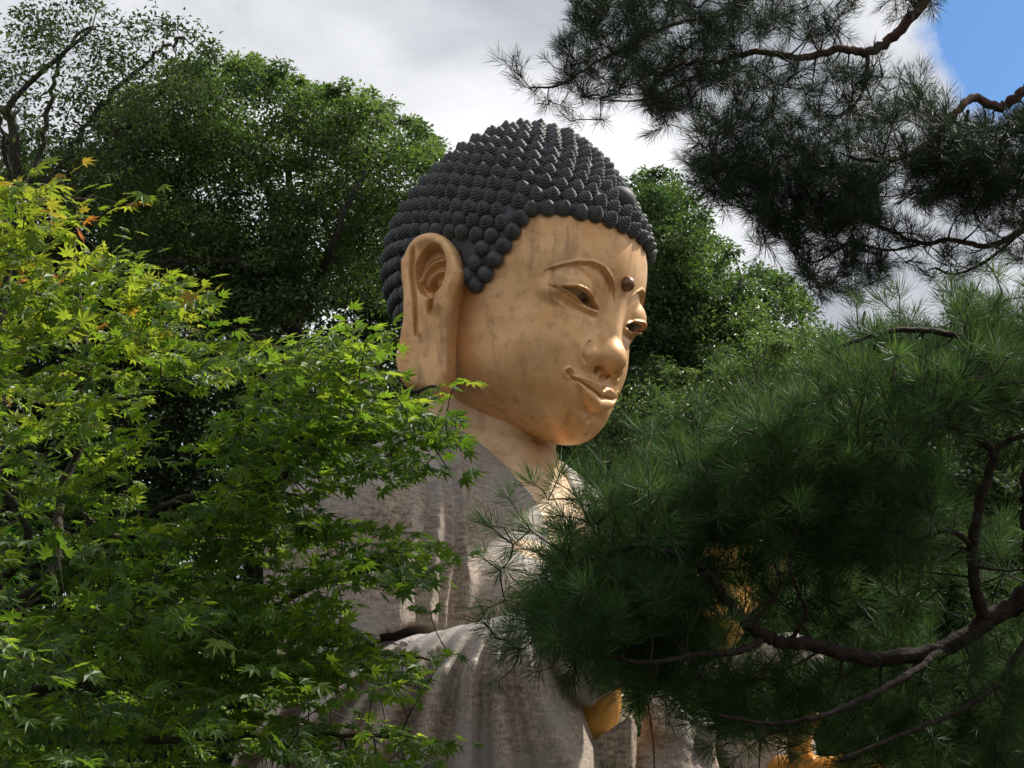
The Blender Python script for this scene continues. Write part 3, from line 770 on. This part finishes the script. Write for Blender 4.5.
# ------------------------------------------------------------------ maple, front left
def build_maple():
    foot = np.array([-3.3, 5.6, 0.])
    root = empty('maple_tree', foot, label='bright green maple with star-shaped leaves in the left foreground, hiding the statue\'s shoulder', cat='tree')
    tr = Soup()
    P = np.stack([foot + [0, 0, -.2], foot + [.05, .05, .8], foot + [.25, .2, 1.5], foot + [.55, .5, 2.1]])
    c = resample(P, 24); r = np.linspace(.13, .085, 24); V, F, T = tube(c, r, 12, .05); tr.add(V, F, T)
    tr.build('trunk', M['maplebark'], root)
    top = c[-1]; sk = [np.concatenate([c, r[:, None]], 1)]
    def to_px(p):
        q = p - np.array([0, 0, CAMZ]); d = q[1] * cp + q[2] * sp; v = -q[1] * sp + q[2] * cp
        return (512 + q[0] / d * FPX, 384 - v / d * FPX, d)
    t = to_px(top)
    limbs = [
        ([t, (40, 690, 6.4), (150, 655, 6.6), (240, 620, 6.7), (330, 580, 6.8), (400, 565, 6.8)], .05, .012),
        ([t, (30, 600, 6.6), (60, 500, 7), (90, 400, 7.2), (78, 300, 7.2), (74, 240, 7.2)], .05, .010),
        ([t, (90, 560, 6.4), (180, 500, 6.3), (262, 492, 6.3), (330, 430, 6.3), (380, 400, 6.3), (440, 385, 6.3)], .045, .009),
        ([(262, 492, 6.3), (285, 450, 6.2), (350, 400, 6.2), (352, 360, 6.2), (340, 330, 6.2)], .016, .006),
        ([(90, 400, 7.2), (140, 395, 7.0), (180, 370, 6.9), (235, 340, 6.9), (262, 335, 6.9)], .018, .006),
        ([t, (60, 740, 6), (170, 740, 5.8), (280, 735, 5.8), (400, 735, 5.9)], .04, .008),
        ([t, (20, 560, 6.1), (-20, 450, 6.2), (0, 300, 6.4), (40, 210, 6.5), (90, 200, 6.5)], .04, .008),
        ([(240, 620, 6.7), (300, 640, 6.6), (360, 650, 6.6), (430, 660, 6.6)], .014, .006),
        ([(60, 500, 7), (130, 540, 7.3), (230, 540, 7.4), (330, 545, 7.4)], .022, .007),
    ]
    for L, a, b in limbs:
        L = [(q[0], q[1], q[2] + .25) for q in L]
        s = Soup(); sk.append(limb(s, L, a * .62, b * .8, wob=.004)); s.build('branch', M['maplebark'], root)
    skel = np.concatenate(sk)
    regs = [  # polygon, how many sprays, nearest, farthest
        ([(-60, 190), (30, 176), (70, 184), (96, 215), (60, 245), (40, 300), (-60, 310)], 75, 6.0, 6.9),
        ([(62, 250), (110, 245), (150, 275), (200, 290), (235, 340), (180, 335), (120, 345), (60, 340), (30, 290)], 80, 6.3, 7.3),
        ([(-60, 270), (60, 270), (130, 330), (235, 325), (285, 350), (270, 385), (190, 380), (150, 410), (140, 500), (60, 560), (-60, 560)], 340, 6.0, 8.4),
        ([(268, 350), (330, 326), (372, 330), (398, 372), (425, 400), (448, 415), (452, 445), (430, 470), (395, 492), (360, 470), (325, 500), (282, 520), (215, 512), (232, 470), (210, 440), (228, 410), (262, 380)], 250, 5.7, 6.9),
        ([(60, 540), (160, 500), (220, 500), (340, 520), (430, 540), (440, 575), (395, 600), (330, 610), (230, 640), (60, 640)], 280, 5.8, 7.6),
        ([(200, 600), (300, 612), (365, 636), (425, 668), (400, 700), (330, 688), (240, 700), (150, 680)], 170, 5.8, 7.2),
        ([(-60, 540), (120, 540), (250, 620), (330, 690), (380, 722), (438, 738), (440, 800), (-60, 800)], 420, 5.2, 7.8),
        ([(-60, 620), (60, 640), (100, 700), (110, 790), (-60, 800)], 60, 4.8, 5.4),
        ([(-300, -250), (-20, -60), (-60, 200), (-60, 700), (-320, 700)], 260, 5.5, 8),   # the crown goes on outside the frame
        ([(-60, 560), (250, 600), (400, 760), (420, 1000), (-60, 1050)], 160, 5.5, 7.5),
    ]
    pts = []
    for poly, n, d0, d1 in regs:
        q = rand_in_poly(poly, n); pts.append(at(q[:, 0], q[:, 1], rng.uniform(d0, d1, n)))
    # stray tips seen in front of the robe, the dark wood and the sky
    tips = [(133, 205, 6.6), (137, 232, 6.6), (128, 258, 6.6), (150, 190, 6.6), (205, 290, 6.6), (222, 300, 6.6), (180, 285, 6.6), (240, 335, 6.6), (455, 385, 6.1), (460, 432, 6.1), (452, 475, 6.1), (345, 325, 6.2),
            (175, 460, 6.8), (380, 330, 6.2), (300, 345, 6.2), (445, 560, 6.4), (430, 610, 6.4), (450, 655, 6.3), (455, 742, 6), (440, 748, 6), (60, 180, 6.5), (28, 178, 6.5), (425, 690, 6.2), (90, 195, 6.5), (385, 352, 6.2)]
    tips = np.array(tips, float); pts.append(at(tips[:, 0], tips[:, 1], tips[:, 2]))
    pts = np.concatenate(pts)
    tw = Soup(); dirs = grow(skel, pts, .0042, tw, bow=-.05)
    # sprays: opposite pairs of leaves in a flat layer
    out = norm(dirs * .6 + norm(pts - (top + [0, 0, .3])) + np.array([.25, -.15, 0]) + rng.normal(size=pts.shape) * .25); out[:, 2] *= .35; out = norm(out)
    pos = []; nx = []; nz = []; sc = []; at_ = []
    for k in range(len(pts)):
        d = out[k]; side = norm(np.cross([0, 0, 1.], d)); up = norm(np.cross(d, side) + rng.normal(size=3) * .18)
        n = rng.integers(2, 6); tone = rng.uniform(-.16, .16)
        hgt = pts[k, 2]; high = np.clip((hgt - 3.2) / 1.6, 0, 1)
        for q in range(n):
            t = (q - n * .45) * .055
            for sgn in ((-1, 1) if q < n - 1 else (0,)):
                b = pts[k] + d * t + side * sgn * rng.uniform(.012, .045) + np.array([0, 0, -.5 * max(t, 0) ** 2 / .1 * .1]) + rng.normal(size=3) * .010
                dr = norm(d * (1 if sgn == 0 else .55) + side * sgn * .9 + rng.normal(size=3) * .25 + np.array([0, 0, -.22]))
                pos.append(b); nx.append(dr); nz.append(up + rng.normal(size=3) * .45 + np.array([.05, -.38, 0])); sc.append(rng.uniform(.038, .070))
                v = .36 + tone + rng.normal() * .10 + .50 * high  # higher leaves paler and yellower: sunlight on the crown top put into leaf colour
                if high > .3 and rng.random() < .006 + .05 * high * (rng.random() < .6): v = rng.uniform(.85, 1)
                at_.append(np.clip(v, 0, 1))
    pos = np.array(pos); nx = np.array(nx); nz = np.array(nz); sc = np.array(sc)
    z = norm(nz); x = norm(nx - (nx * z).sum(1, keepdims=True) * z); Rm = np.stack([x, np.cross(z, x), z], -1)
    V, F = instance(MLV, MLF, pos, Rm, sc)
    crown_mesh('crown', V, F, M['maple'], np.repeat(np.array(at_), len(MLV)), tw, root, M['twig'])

# ------------------------------------------------------------------ pines, right
def tuft_template(n, L, ang0, ang1, wdt, stem):
    V = []; F = []
    for k in range(n):
        a = rng.uniform(0, 2 * np.pi); th = R(rng.uniform(ang0, ang1)); l = L * rng.uniform(.75, 1.1)
        b = np.array([0, 0, rng.uniform(-stem, 0)]); d = np.array([math.sin(th) * math.cos(a), math.sin(th) * math.sin(a), math.cos(th)])
        s = norm(np.cross(d, rng.normal(size=3))); bend = np.array([0, 0, .10 * l])
        i = len(V); V += [b, b + d * l * .5 + s * wdt, b + d * l * .5 - s * wdt, b + d * l + bend]; F.append((i, i + 1, i + 3, i + 2))
    return np.array(V), np.array(F)
def tufts(root, pts, axis, m, temps, sc0, sc1, tw, name='crown', tone=None, old=.02):
    k = rng.integers(0, len(temps), len(pts)); s = Soup()
    for t, (TV, TF) in enumerate(temps):
        ix = np.where(k == t)[0]
        if not len(ix): continue
        Rm = frames(axis[ix], rng.normal(size=(len(ix), 3))); V, F = instance(TV, TF, pts[ix], Rm, rng.uniform(sc0, sc1, len(ix)))
        v = np.clip(rng.normal(.45, .16, len(ix)), 0, .9)
        if tone is not None: v = np.clip(v + tone[ix], 0, .95)
        vv = np.repeat(v, len(TV)) + np.repeat(rng.normal(0, .08, len(ix) * len(TV) // 4), 4)
        vv = np.where(np.repeat(rng.random(len(vv) // 4) < old, 4), 1.0, vv)
        s.add(V, F, None, np.clip(vv, 0, 1))
    return crown_mesh(name, np.concatenate(s.V), np.concatenate(s.Q), m, np.concatenate(s.A), tw, root, M['twig'])
def pine(root, limbs, regs, tips, barks, needle, temps, per, sc, twr, spread, tone=0.0, bow=.12):
    sk = []
    for L, a, b in limbs:
        s = Soup(); sk.append(limb(s, L, a * .50, b * .8, wob=a * .06, n=len(L) * 7)); s.build('branch', M[barks], root)
    skel = np.concatenate(sk); pts = []
    for poly, n, d0, d1 in regs:
        q = rand_in_poly(poly, n); pts.append(at(q[:, 0], q[:, 1], rng.uniform(d0, d1, n)))
    if tips: t = np.array(tips, float); pts.append(at(t[:, 0], t[:, 1], t[:, 2]))
    pts = np.concatenate(pts); tw = Soup(); dirs = grow(skel, pts, twr, tw, bow=bow)
    A = []; Pn = []
    for i in range(len(pts)):
        for q in range(per):
            ax = norm(dirs[i] * .8 + np.array([0, 0, .45]) + rng.normal(size=3) * (.25 if q == 0 else .6))
            p = pts[i] + (ax * spread * rng.uniform(.5, 1.3) if q else 0)
            if q:
                V, F, T = tube(np.stack([pts[i], (pts[i] + p) / 2 + rng.normal(size=3) * .1 * spread, p]), np.array([twr * .5, twr * .45, twr * .4]), 4); tw.add(V, F, T)
            Pn.append(p); A.append(ax)
    tufts(root, np.array(Pn), np.array(A), M[needle], temps, sc[0], sc[1], tw, tone=np.full(len(Pn), tone))
def build_pines():
    # lower pine, near
    foot = np.array([2.9, 4.9, 0.])
    root = empty('pine_tree', foot, label='dense dark green pine with long needles and crooked limbs filling the lower right foreground', cat='tree')
    s = Soup(); tp = at([1105, 1150, 1150, 1120, 1085, 1052, 1045, 1060, 1080, 1120], [1300, 1000, 800, 680, 610, 560, 480, 380, 250, 120], np.array([5.4, 5.4, 5.4, 5.4, 5.4, 5.4, 5.5, 5.6, 5.8, 6.0])); tp[0] = foot - [0, 0, .2]
    c = resample(tp, 70); r = np.interp(np.linspace(0, 1, 70), [0, .55, 1], [.16, .09, .03]); V, F, T = tube(c + rng.normal(size=c.shape) * .006, r, 14, .07); s.add(V, F, T); s.build('trunk', M['pinebark'], root)
    D = 5.3
    limbs = [
        ([(1060, 560, 5.4), (1020, 600, 5.4), (985, 622, 5.35), (940, 650, 5.3), (870, 657, 5.2), (800, 645, 5.1), (762, 636, 5.1), (735, 610, 5.1), (712, 580, 5.1), (690, 562, 5.1), (640, 545, 5.1), (590, 560, 5.1)], .075, .008),
        ([(765, 638, 5.1), (735, 652, 5.0), (700, 655, 5.0), (640, 662, 4.9), (590, 650, 4.9)], .026, .007),
        ([(792, 640, 5.1), (806, 612, 5.05), (797, 590, 5.0), (790, 560, 5.0), (800, 520, 5)], .016, .006),
        ([(752, 625, 5.1), (768, 605, 5.1), (780, 585, 5.1), (770, 550, 5.1)], .013, .005),
        ([(985, 622, 5.35), (976, 590, 5.3), (972, 545, 5.3), (980, 500, 5.3), (992, 455, 5.3), (965, 432, 5.3), (930, 422, 5.3), (880, 420, 5.6), (830, 400, 5.9)], .045, .008),
        ([(990, 455, 5.3), (1010, 440, 5.3), (1050, 430, 5.3)], .02, .012),
        ([(972, 545, 5.3), (950, 530, 5.2), (925, 537, 5.2), (900, 530, 5.1), (860, 500, 5.5), (790, 480, 5.8), (720, 470, 6)], .020, .006),
        ([(945, 648, 5.3), (900, 680, 5.1), (860, 700, 5), (820, 716, 4.9), (770, 724, 4.9), (720, 715, 4.8)], .026, .007),
        ([(1045, 610, 5.4), (1000, 680, 5.2), (960, 710, 5.1), (900, 735, 5), (840, 760, 4.9)], .022, .007),
        ([(1022, 380, 5.6), (970, 340, 5.5), (900, 330, 5.4), (830, 350, 5.4)], .03, .008),
        ([(1060, 560, 5.4), (1150, 500, 5.6), (1250, 420, 5.8)], .06, .015),
    ]
    regs = [
        ([(590, 515), (640, 480), (680, 465), (730, 435), (790, 405), (830, 385), (870, 355), (920, 345), (1060, 330), (1060, 420), (900, 430), (760, 490), (700, 525), (600, 560), (560, 570), (540, 560)], 290, 4.95, 6.3),
        ([(540, 570), (590, 540), (680, 525), (690, 545), (640, 585), (650, 625), (560, 640), (528, 640), (535, 610)], 95, 5.0, 5.9),
        ([(850, 330), (890, 325), (950, 312), (1060, 300), (1060, 400), (940, 410), (850, 390)], 75, 5.3, 6.3),
        ([(690, 470), (900, 430), (960, 520), (940, 580), (860, 560), (810, 560), (760, 560), (705, 540)], 130, 4.9, 6.6),
        ([(540, 640), (650, 600), (730, 660), (950, 670), (1060, 650), (1060, 790), (930, 800), (820, 745), (760, 750), (740, 735), (690, 730), (665, 700), (610, 660)], 400, 5.15, 6.7),
        ([(820, 590), (1060, 520), (1060, 760), (850, 720)], 80, 5.6, 6.8),
        ([(640, 560), (760, 560), (860, 600), (740, 640), (650, 640)], 60, 5.25, 6.7),
        ([(600, 520), (800, 480), (930, 470), (930, 560), (700, 555)], 70, 4.9, 5.6),
        ([(560, 590), (680, 590), (735, 640), (640, 655), (560, 640)], 45, 4.8, 5.6),
        ([(540, 600), (640, 610), (680, 660), (650, 695), (590, 672), (530, 645)], 40, 4.8, 5.8),
        ([(1060, 150), (1400, 50), (1400, 800), (1060, 800)], 240, 4.9, 6.6),
        ([(600, 800), (1060, 800), (1060, 1000), (700, 950)], 80, 4.9, 6.2),
    ]
    tips = [(513, 545, 5), (500, 570, 5), (530, 530, 5), (548, 500, 5.1), (505, 600, 5), (505, 640, 5), (580, 500, 5.1), (645, 455, 5.2), (700, 425, 5.2), (520, 650, 5), (610, 475, 5.2), (560, 655, 5), (740, 400, 5.2), (645, 690, 5)]
    temps = [tuft_template(58, .092, 14, 85, .00115, .035) for _ in range(7)]
    pine(root, limbs, regs, tips, 'pinebark', 'needle', temps, 3, (.8, 1.2), .0050, .10)
    # upper pine, farther, drawn against the sky
    foot = np.array([4.6, 8.6, 0.])
    root = empty('pine_tree', foot, label='tall red-barked pine reaching in from the upper right, its dark tufts against the sky', cat='tree')
    s = Soup(); tp = np.stack([foot - [0, 0, .2], foot + [.05, 0, 1.5], foot + [-.1, 0, 3.0], foot + [-.15, 0, 4.4], foot + [-.5, -.1, 6], foot + [-.9, -.2, 7.4]])
    c = resample(tp, 60); r = np.linspace(.19, .06, 60); V, F, T = tube(c + rng.normal(size=c.shape) * .008, r, 14, .05); s.add(V, F, T); s.build('trunk', M['redbark'], root)
    limbs = [
        ([(1180, -230, 8.8), (1060, -180, 8.6), (960, -60, 8.5), (925, 0, 8.5), (893, 36, 8.5), (868, 52, 8.5), (840, 50, 8.5), (800, 58, 8.4), (760, 52, 8.4), (715, 62, 8.4), (690, 62, 8.4), (660, 74, 8.4)], .075, .012),
        ([(868, 52, 8.5), (866, 80, 8.5), (858, 100, 8.5), (840, 115, 8.5)], .026, .010),
        ([(1150, 30, 8.8), (1060, 60, 8.7), (1024, 90, 8.6), (1000, 107, 8.6), (975, 98, 8.6), (960, 108, 8.5), (942, 132, 8.5), (915, 152, 8.5), (885, 160, 8.4), (850, 158, 8.4)], .070, .010),
        ([(968, 110, 8.6), (966, 135, 8.6), (985, 150, 8.6), (1010, 160, 8.6)], .018, .008),
        ([(1200, 180, 8.8), (1080, 215, 8.7), (1024, 230, 8.6), (990, 246, 8.6), (950, 240, 8.5), (920, 243, 8.5), (885, 228, 8.5), (860, 220, 8.5)], .045, .008),
        ([(1024, 230, 8.6), (985, 262, 8.6), (955, 274, 8.6), (935, 268, 8.6)], .020, .008),
        ([(925, 243, 8.5), (890, 250, 8.5), (850, 245, 8.5), (815, 262, 8.5), (790, 250, 8.5)], .016, .006),
        ([(960, -60, 8.5), (850, -40, 8.5), (770, -10, 8.4), (720, 15, 8.4), (680, 22, 8.3), (640, 40, 8.3), (600, 60, 8.3), (560, 85, 8.3), (530, 88, 8.3)], .034, .006),
        ([(715, 62, 8.4), (680, 85, 8.4), (640, 100, 8.3), (600, 100, 8.3)], .014, .005),
    ]
    for L, *_ in limbs[:3:2]: L[0] = L[0]
    regs = [
        ([(585, -20), (770, -20), (800, 20), (740, 50), (700, 95), (650, 110), (600, 105), (565, 90), (560, 50)], 250, 7.9, 9.0),
        ([(640, 70), (800, 60), (900, 70), (950, 110), (930, 170), (860, 200), (780, 190), (700, 175), (690, 130), (650, 120)], 290, 7.8, 9.3),
        ([(870, 215), (1060, 215), (1060, 268), (905, 282)], 34, 8, 9),
        ([(940, 125), (1060, 95), (1060, 235), (925, 215)], 110, 8, 9.2),
        ([(690, 150), (800, 150), (870, 180), (880, 225), (820, 225), (760, 250), (750, 215), (705, 190)], 200, 7.9, 9.0),
        ([(770, 215), (880, 205), (890, 260), (870, 300), (820, 290), (790, 265)], 95, 8, 9),
        ([(900, 160), (950, 130), (1050, 120), (1050, 200), (960, 215), (900, 200)], 170, 8, 9.2),
        ([(870, -30), (950, -30), (940, 5), (890, 15)], 22, 8, 9),
        ([(770, 0), (860, 0), (850, 40), (790, 45)], 22, 8, 9),
        ([(960, 200), (1060, 190), (1060, 225), (1000, 230)], 14, 8, 9),
        ([(540, -300), (1400, -300), (1400, -20), (540, -20)], 260, 7.6, 9.4),
        ([(1060, 60), (1350, 60), (1350, 380), (1060, 380)], 100, 7.8, 9.4),
    ]
    tips = [(522, 78, 8.3), (535, 92, 8.3), (512, 70, 8.3), (548, 100, 8.3), (575, 120, 8.4), (600, 120, 8.4), (560, 105, 8.3), (735, 190, 8.4), (690, 165, 8.4), (660, 130, 8.4), (720, 205, 8.5)]
    temps = [tuft_template(46, .092, 10, 80, .0012, .08) for _ in range(6)]
    pine(root, limbs, regs, tips, 'redbark', 'needle_dark', temps, 3, (.8, 1.15), .006, .10, bow=.05)

# ------------------------------------------------------------------ trees behind
LF = np.array([(0, 1, 2, 3)])
def leafT(w_): return np.array([(0, 0, 0), (.45, -w_, .05), (1, 0, -.08), (.45, w_, .05)])
def back_tree(label, d, poly, nclump, per, m, leaf=.12, wid=.22, rad=.55, depth=3.0, foot_x=None, limbs=None, flat=.6, base_r=.28, droop=.3, name='broadleaf_tree', group=None, tone=0.0, edge=0):
    poly = np.asarray(poly, float); cx = poly[:, 0].mean() if foot_x is None else foot_x
    f0 = at(cx, 500, d); gx, gy = f0[0], f0[1]; gz = float(gheight(gx, gy)); foot = np.array([gx, gy, gz])
    root = empty(name, foot, label=label, cat='tree', group=group)
    topy = poly[:, 1].min(); boty = poly[:, 1].max(); midy = topy * .45 + boty * .55
    tr = Soup(); P = np.stack([foot - [0, 0, .3], foot + (at(cx + 6, boty, d) - foot) * .5, at(cx + 4, boty * .8 + midy * .2, d), at(cx, midy, d), at(poly[:, 0].mean(), topy * .75 + midy * .25, d)])
    c = resample(P, 40); r = np.linspace(base_r, .03, 40); V, F, T = tube(c + rng.normal(size=c.shape) * .03, r, 10, .05); tr.add(V, F, T)
    sk = [np.concatenate([c, r[:, None]], 1)]
    for L in (limbs or []):
        sk.append(limb(tr, [(x, y, d + z) for x, y, z in L], base_r * .35, .03, wob=.03))
    tr.build('trunk', M['bark'], root)
    q = rand_in_poly(poly, nclump)
    ne = nclump // 5; ek = rng.integers(0, len(poly), ne); et = rng.random((ne, 1))     # sprigs that break the outline
    eq = poly[ek] * (1 - et) + poly[(ek + 1) % len(poly)] * et; eq = eq + norm(eq - poly.mean(0)) * rng.uniform(-8, 16, (ne, 1)); q = np.concatenate([q, eq]); nclump += ne
    pts = at(q[:, 0], q[:, 1], d + rng.uniform(-depth / 2, depth / 2, nclump))
    tw = Soup(); dirs = grow(np.concatenate(sk), pts, .018, tw, bow=.0, sides=4)
    n = nclump * per; ci = np.repeat(np.arange(nclump), per)
    cr_ = rad * rng.uniform(.6, 1.35, nclump); cr_[-ne:] *= .5; per_m = None
    off = norm(rng.normal(size=(n, 3))) * (rng.uniform(0, 1, (n, 1)) ** .45) * .95
    off = off + rng.normal(size=(n, 3)) * .10; off[:, 2] *= flat; off[:, 2] -= droop * (off[:, 0] ** 2 + off[:, 1] ** 2) * .5
    pos = pts[ci] + off * cr_[ci][:, None]
    dr = norm(off + rng.normal(size=(n, 3)) * .5 + np.array([0, 0, -droop])); nz = norm(rng.normal(size=(n, 3)) * .6 + np.array([0, -.1, .8]))
    z = nz; x = norm(dr - (dr * z).sum(1, keepdims=True) * z); Rm = np.stack([x, np.cross(z, x), z], -1)
    T0 = leafT(wid); V, Fq = instance(T0, LF, pos, Rm, leaf * rng.uniform(.6, 1.25, n))
    cv = rng.normal(.42 + tone, .24, nclump); v = np.clip(cv[ci] + rng.normal(0, .14, n), 0, 1)
    crown_mesh('crown', V, Fq, M[m], np.repeat(v, 4), tw, root, M['bark'])
    return root
def build_back():
    G = 'trees behind the statue'
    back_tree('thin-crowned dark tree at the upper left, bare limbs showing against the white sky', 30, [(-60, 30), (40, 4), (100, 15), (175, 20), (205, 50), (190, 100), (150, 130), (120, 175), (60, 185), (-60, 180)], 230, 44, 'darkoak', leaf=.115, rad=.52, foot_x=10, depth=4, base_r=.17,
              limbs=[[(15, 230, 0), (60, 165, 0), (105, 100, 0), (150, 60, 0), (185, 35, 0)], [(40, 200, 0), (90, 160, .3), (120, 130, .5), (170, 120, .5)], [(12, 200, 0), (0, 120, -.5), (-20, 50, -.5)], [(30, 185, 0), (48, 120, .4), (60, 60, .4), (90, 25, .5)]], group=G)
    back_tree('large rounded green tree left of the statue\'s head, its crown mottled light and dark', 34, [(110, 110), (170, 85), (215, 60), (262, 70), (300, 92), (350, 100), (395, 125), (432, 150), (425, 185), (405, 215), (395, 260), (380, 300), (300, 300), (240, 330), (150, 300), (105, 220)], 620, 170, 'oak', leaf=.115, wid=.24, rad=.50, foot_x=290, depth=5,
              limbs=[[(290, 330, 0), (250, 270, -1.5), (190, 262, -2), (130, 262, -2.2)], [(300, 320, 0), (330, 250, -2), (350, 200, -2.4), (370, 165, -2.4)], [(285, 300, 0), (270, 200, -1), (240, 140, -1.5)]], group=G, tone=.1)
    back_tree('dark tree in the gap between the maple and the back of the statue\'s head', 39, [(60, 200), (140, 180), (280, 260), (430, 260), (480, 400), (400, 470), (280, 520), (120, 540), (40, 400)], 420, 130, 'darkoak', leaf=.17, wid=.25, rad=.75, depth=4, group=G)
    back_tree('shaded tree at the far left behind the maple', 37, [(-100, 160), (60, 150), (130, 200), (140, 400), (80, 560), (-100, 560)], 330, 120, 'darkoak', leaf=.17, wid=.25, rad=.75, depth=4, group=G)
    back_tree('leafy green tree right of the statue\'s face, rising to a point below the pine', 32, [(632, 195), (660, 184), (690, 205), (702, 240), (722, 262), (742, 290), (755, 310), (775, 345), (740, 400), (690, 400), (640, 395), (600, 420), (610, 330), (640, 270), (645, 235)], 330, 165, 'oak', leaf=.115, wid=.22, rad=.46, foot_x=690, depth=4,
              limbs=[[(690, 430, 0), (660, 380, -1.8), (620, 372, -2), (590, 400, -2)], [(700, 420, 0), (720, 330, -1), (740, 280, -1)]], group=G, tone=-.12)
    back_tree('pale drooping tree below the statue\'s chin, between the face and the pine', 29, [(640, 385), (690, 365), (745, 350), (790, 340), (840, 350), (850, 480), (760, 520), (620, 520), (575, 470), (600, 430)], 330, 150, 'willow', leaf=.13, wid=.12, rad=.45, depth=4, droop=.9, group=G, tone=-.05)
    back_tree('green tree seen through the gap under the upper pine', 36, [(735, 292), (770, 278), (795, 292), (812, 330), (860, 352), (900, 356), (960, 330), (1060, 330), (1060, 520), (800, 520), (760, 400)], 420, 150, 'oak', leaf=.13, wid=.22, rad=.6, depth=5, foot_x=850, group=G, tone=-.05)
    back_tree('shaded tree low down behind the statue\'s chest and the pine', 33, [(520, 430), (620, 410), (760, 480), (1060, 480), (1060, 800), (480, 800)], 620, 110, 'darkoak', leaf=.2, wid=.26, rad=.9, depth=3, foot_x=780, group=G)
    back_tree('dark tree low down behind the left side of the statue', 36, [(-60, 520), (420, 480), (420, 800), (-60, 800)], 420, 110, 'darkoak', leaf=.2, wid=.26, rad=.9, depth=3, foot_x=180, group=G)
    back_tree('small sunlit light green shrub by the statue\'s lap', 21, [(640, 690), (672, 690), (700, 705), (720, 800), (640, 830), (650, 740)], 60, 160, 'willow', leaf=.09, wid=.2, rad=.28, depth=1.5, base_r=.05, name='shrub', tone=.25)
    # wood closing the hillside
    s = Soup(); n = 130000; x = rng.uniform(-34, 36, n); y = rng.uniform(44, 58, n)
    m_ = np.arange(n) > 114000; ang = rng.uniform(R(100), R(440 - 180), n); rr_ = rng.uniform(8, 14, n)   # unseen leaves added behind the viewpoint to block sky light and darken the foreground
    x = np.where(m_, rr_ * np.sin(ang) * 1.2, x); y = np.where(m_, rr_ * np.cos(ang) - 1, y); gz = gheight(x, y)
    hmax = 13.8 + 2.0 * np.sin(x * .5) + 1.2 * np.sin(x * 1.3 + 1)
    hmax = np.where(m_, 9.0, hmax) * np.where(x > 9, .72, 1); fz = rng.uniform(0, 1, n) ** .7; z = gz + fz * hmax
    T0 = leafT(.34); nz = norm(rng.normal(size=(n, 3)) + [0, -.4, .6]); dr = rng.normal(size=(n, 3)); xx = norm(dr - (dr * nz).sum(1, keepdims=True) * nz)
    V, Fq = instance(T0, LF, np.stack([x, y, z], 1), np.stack([xx, np.cross(nz, xx), nz], -1), np.where(m_, 1.0, np.where(fz < .85, .42, .20)) * rng.uniform(.6, 1.1, n))
    tag(mesh('woodland', V, Fq, M['darkoak'], None, False, np.repeat(np.clip(rng.normal(.4, .2, n), 0, 1), 4)), label='dark wood covering the hillside behind everything, plus unseen leaves added behind the viewpoint for shade', cat='woodland', kind='stuff')
if 'ground' in SHOW: build_ground()
if 'back' in SHOW: build_back()
if 'maple' in SHOW: build_maple()
if 'pine' in SHOW: build_pines()
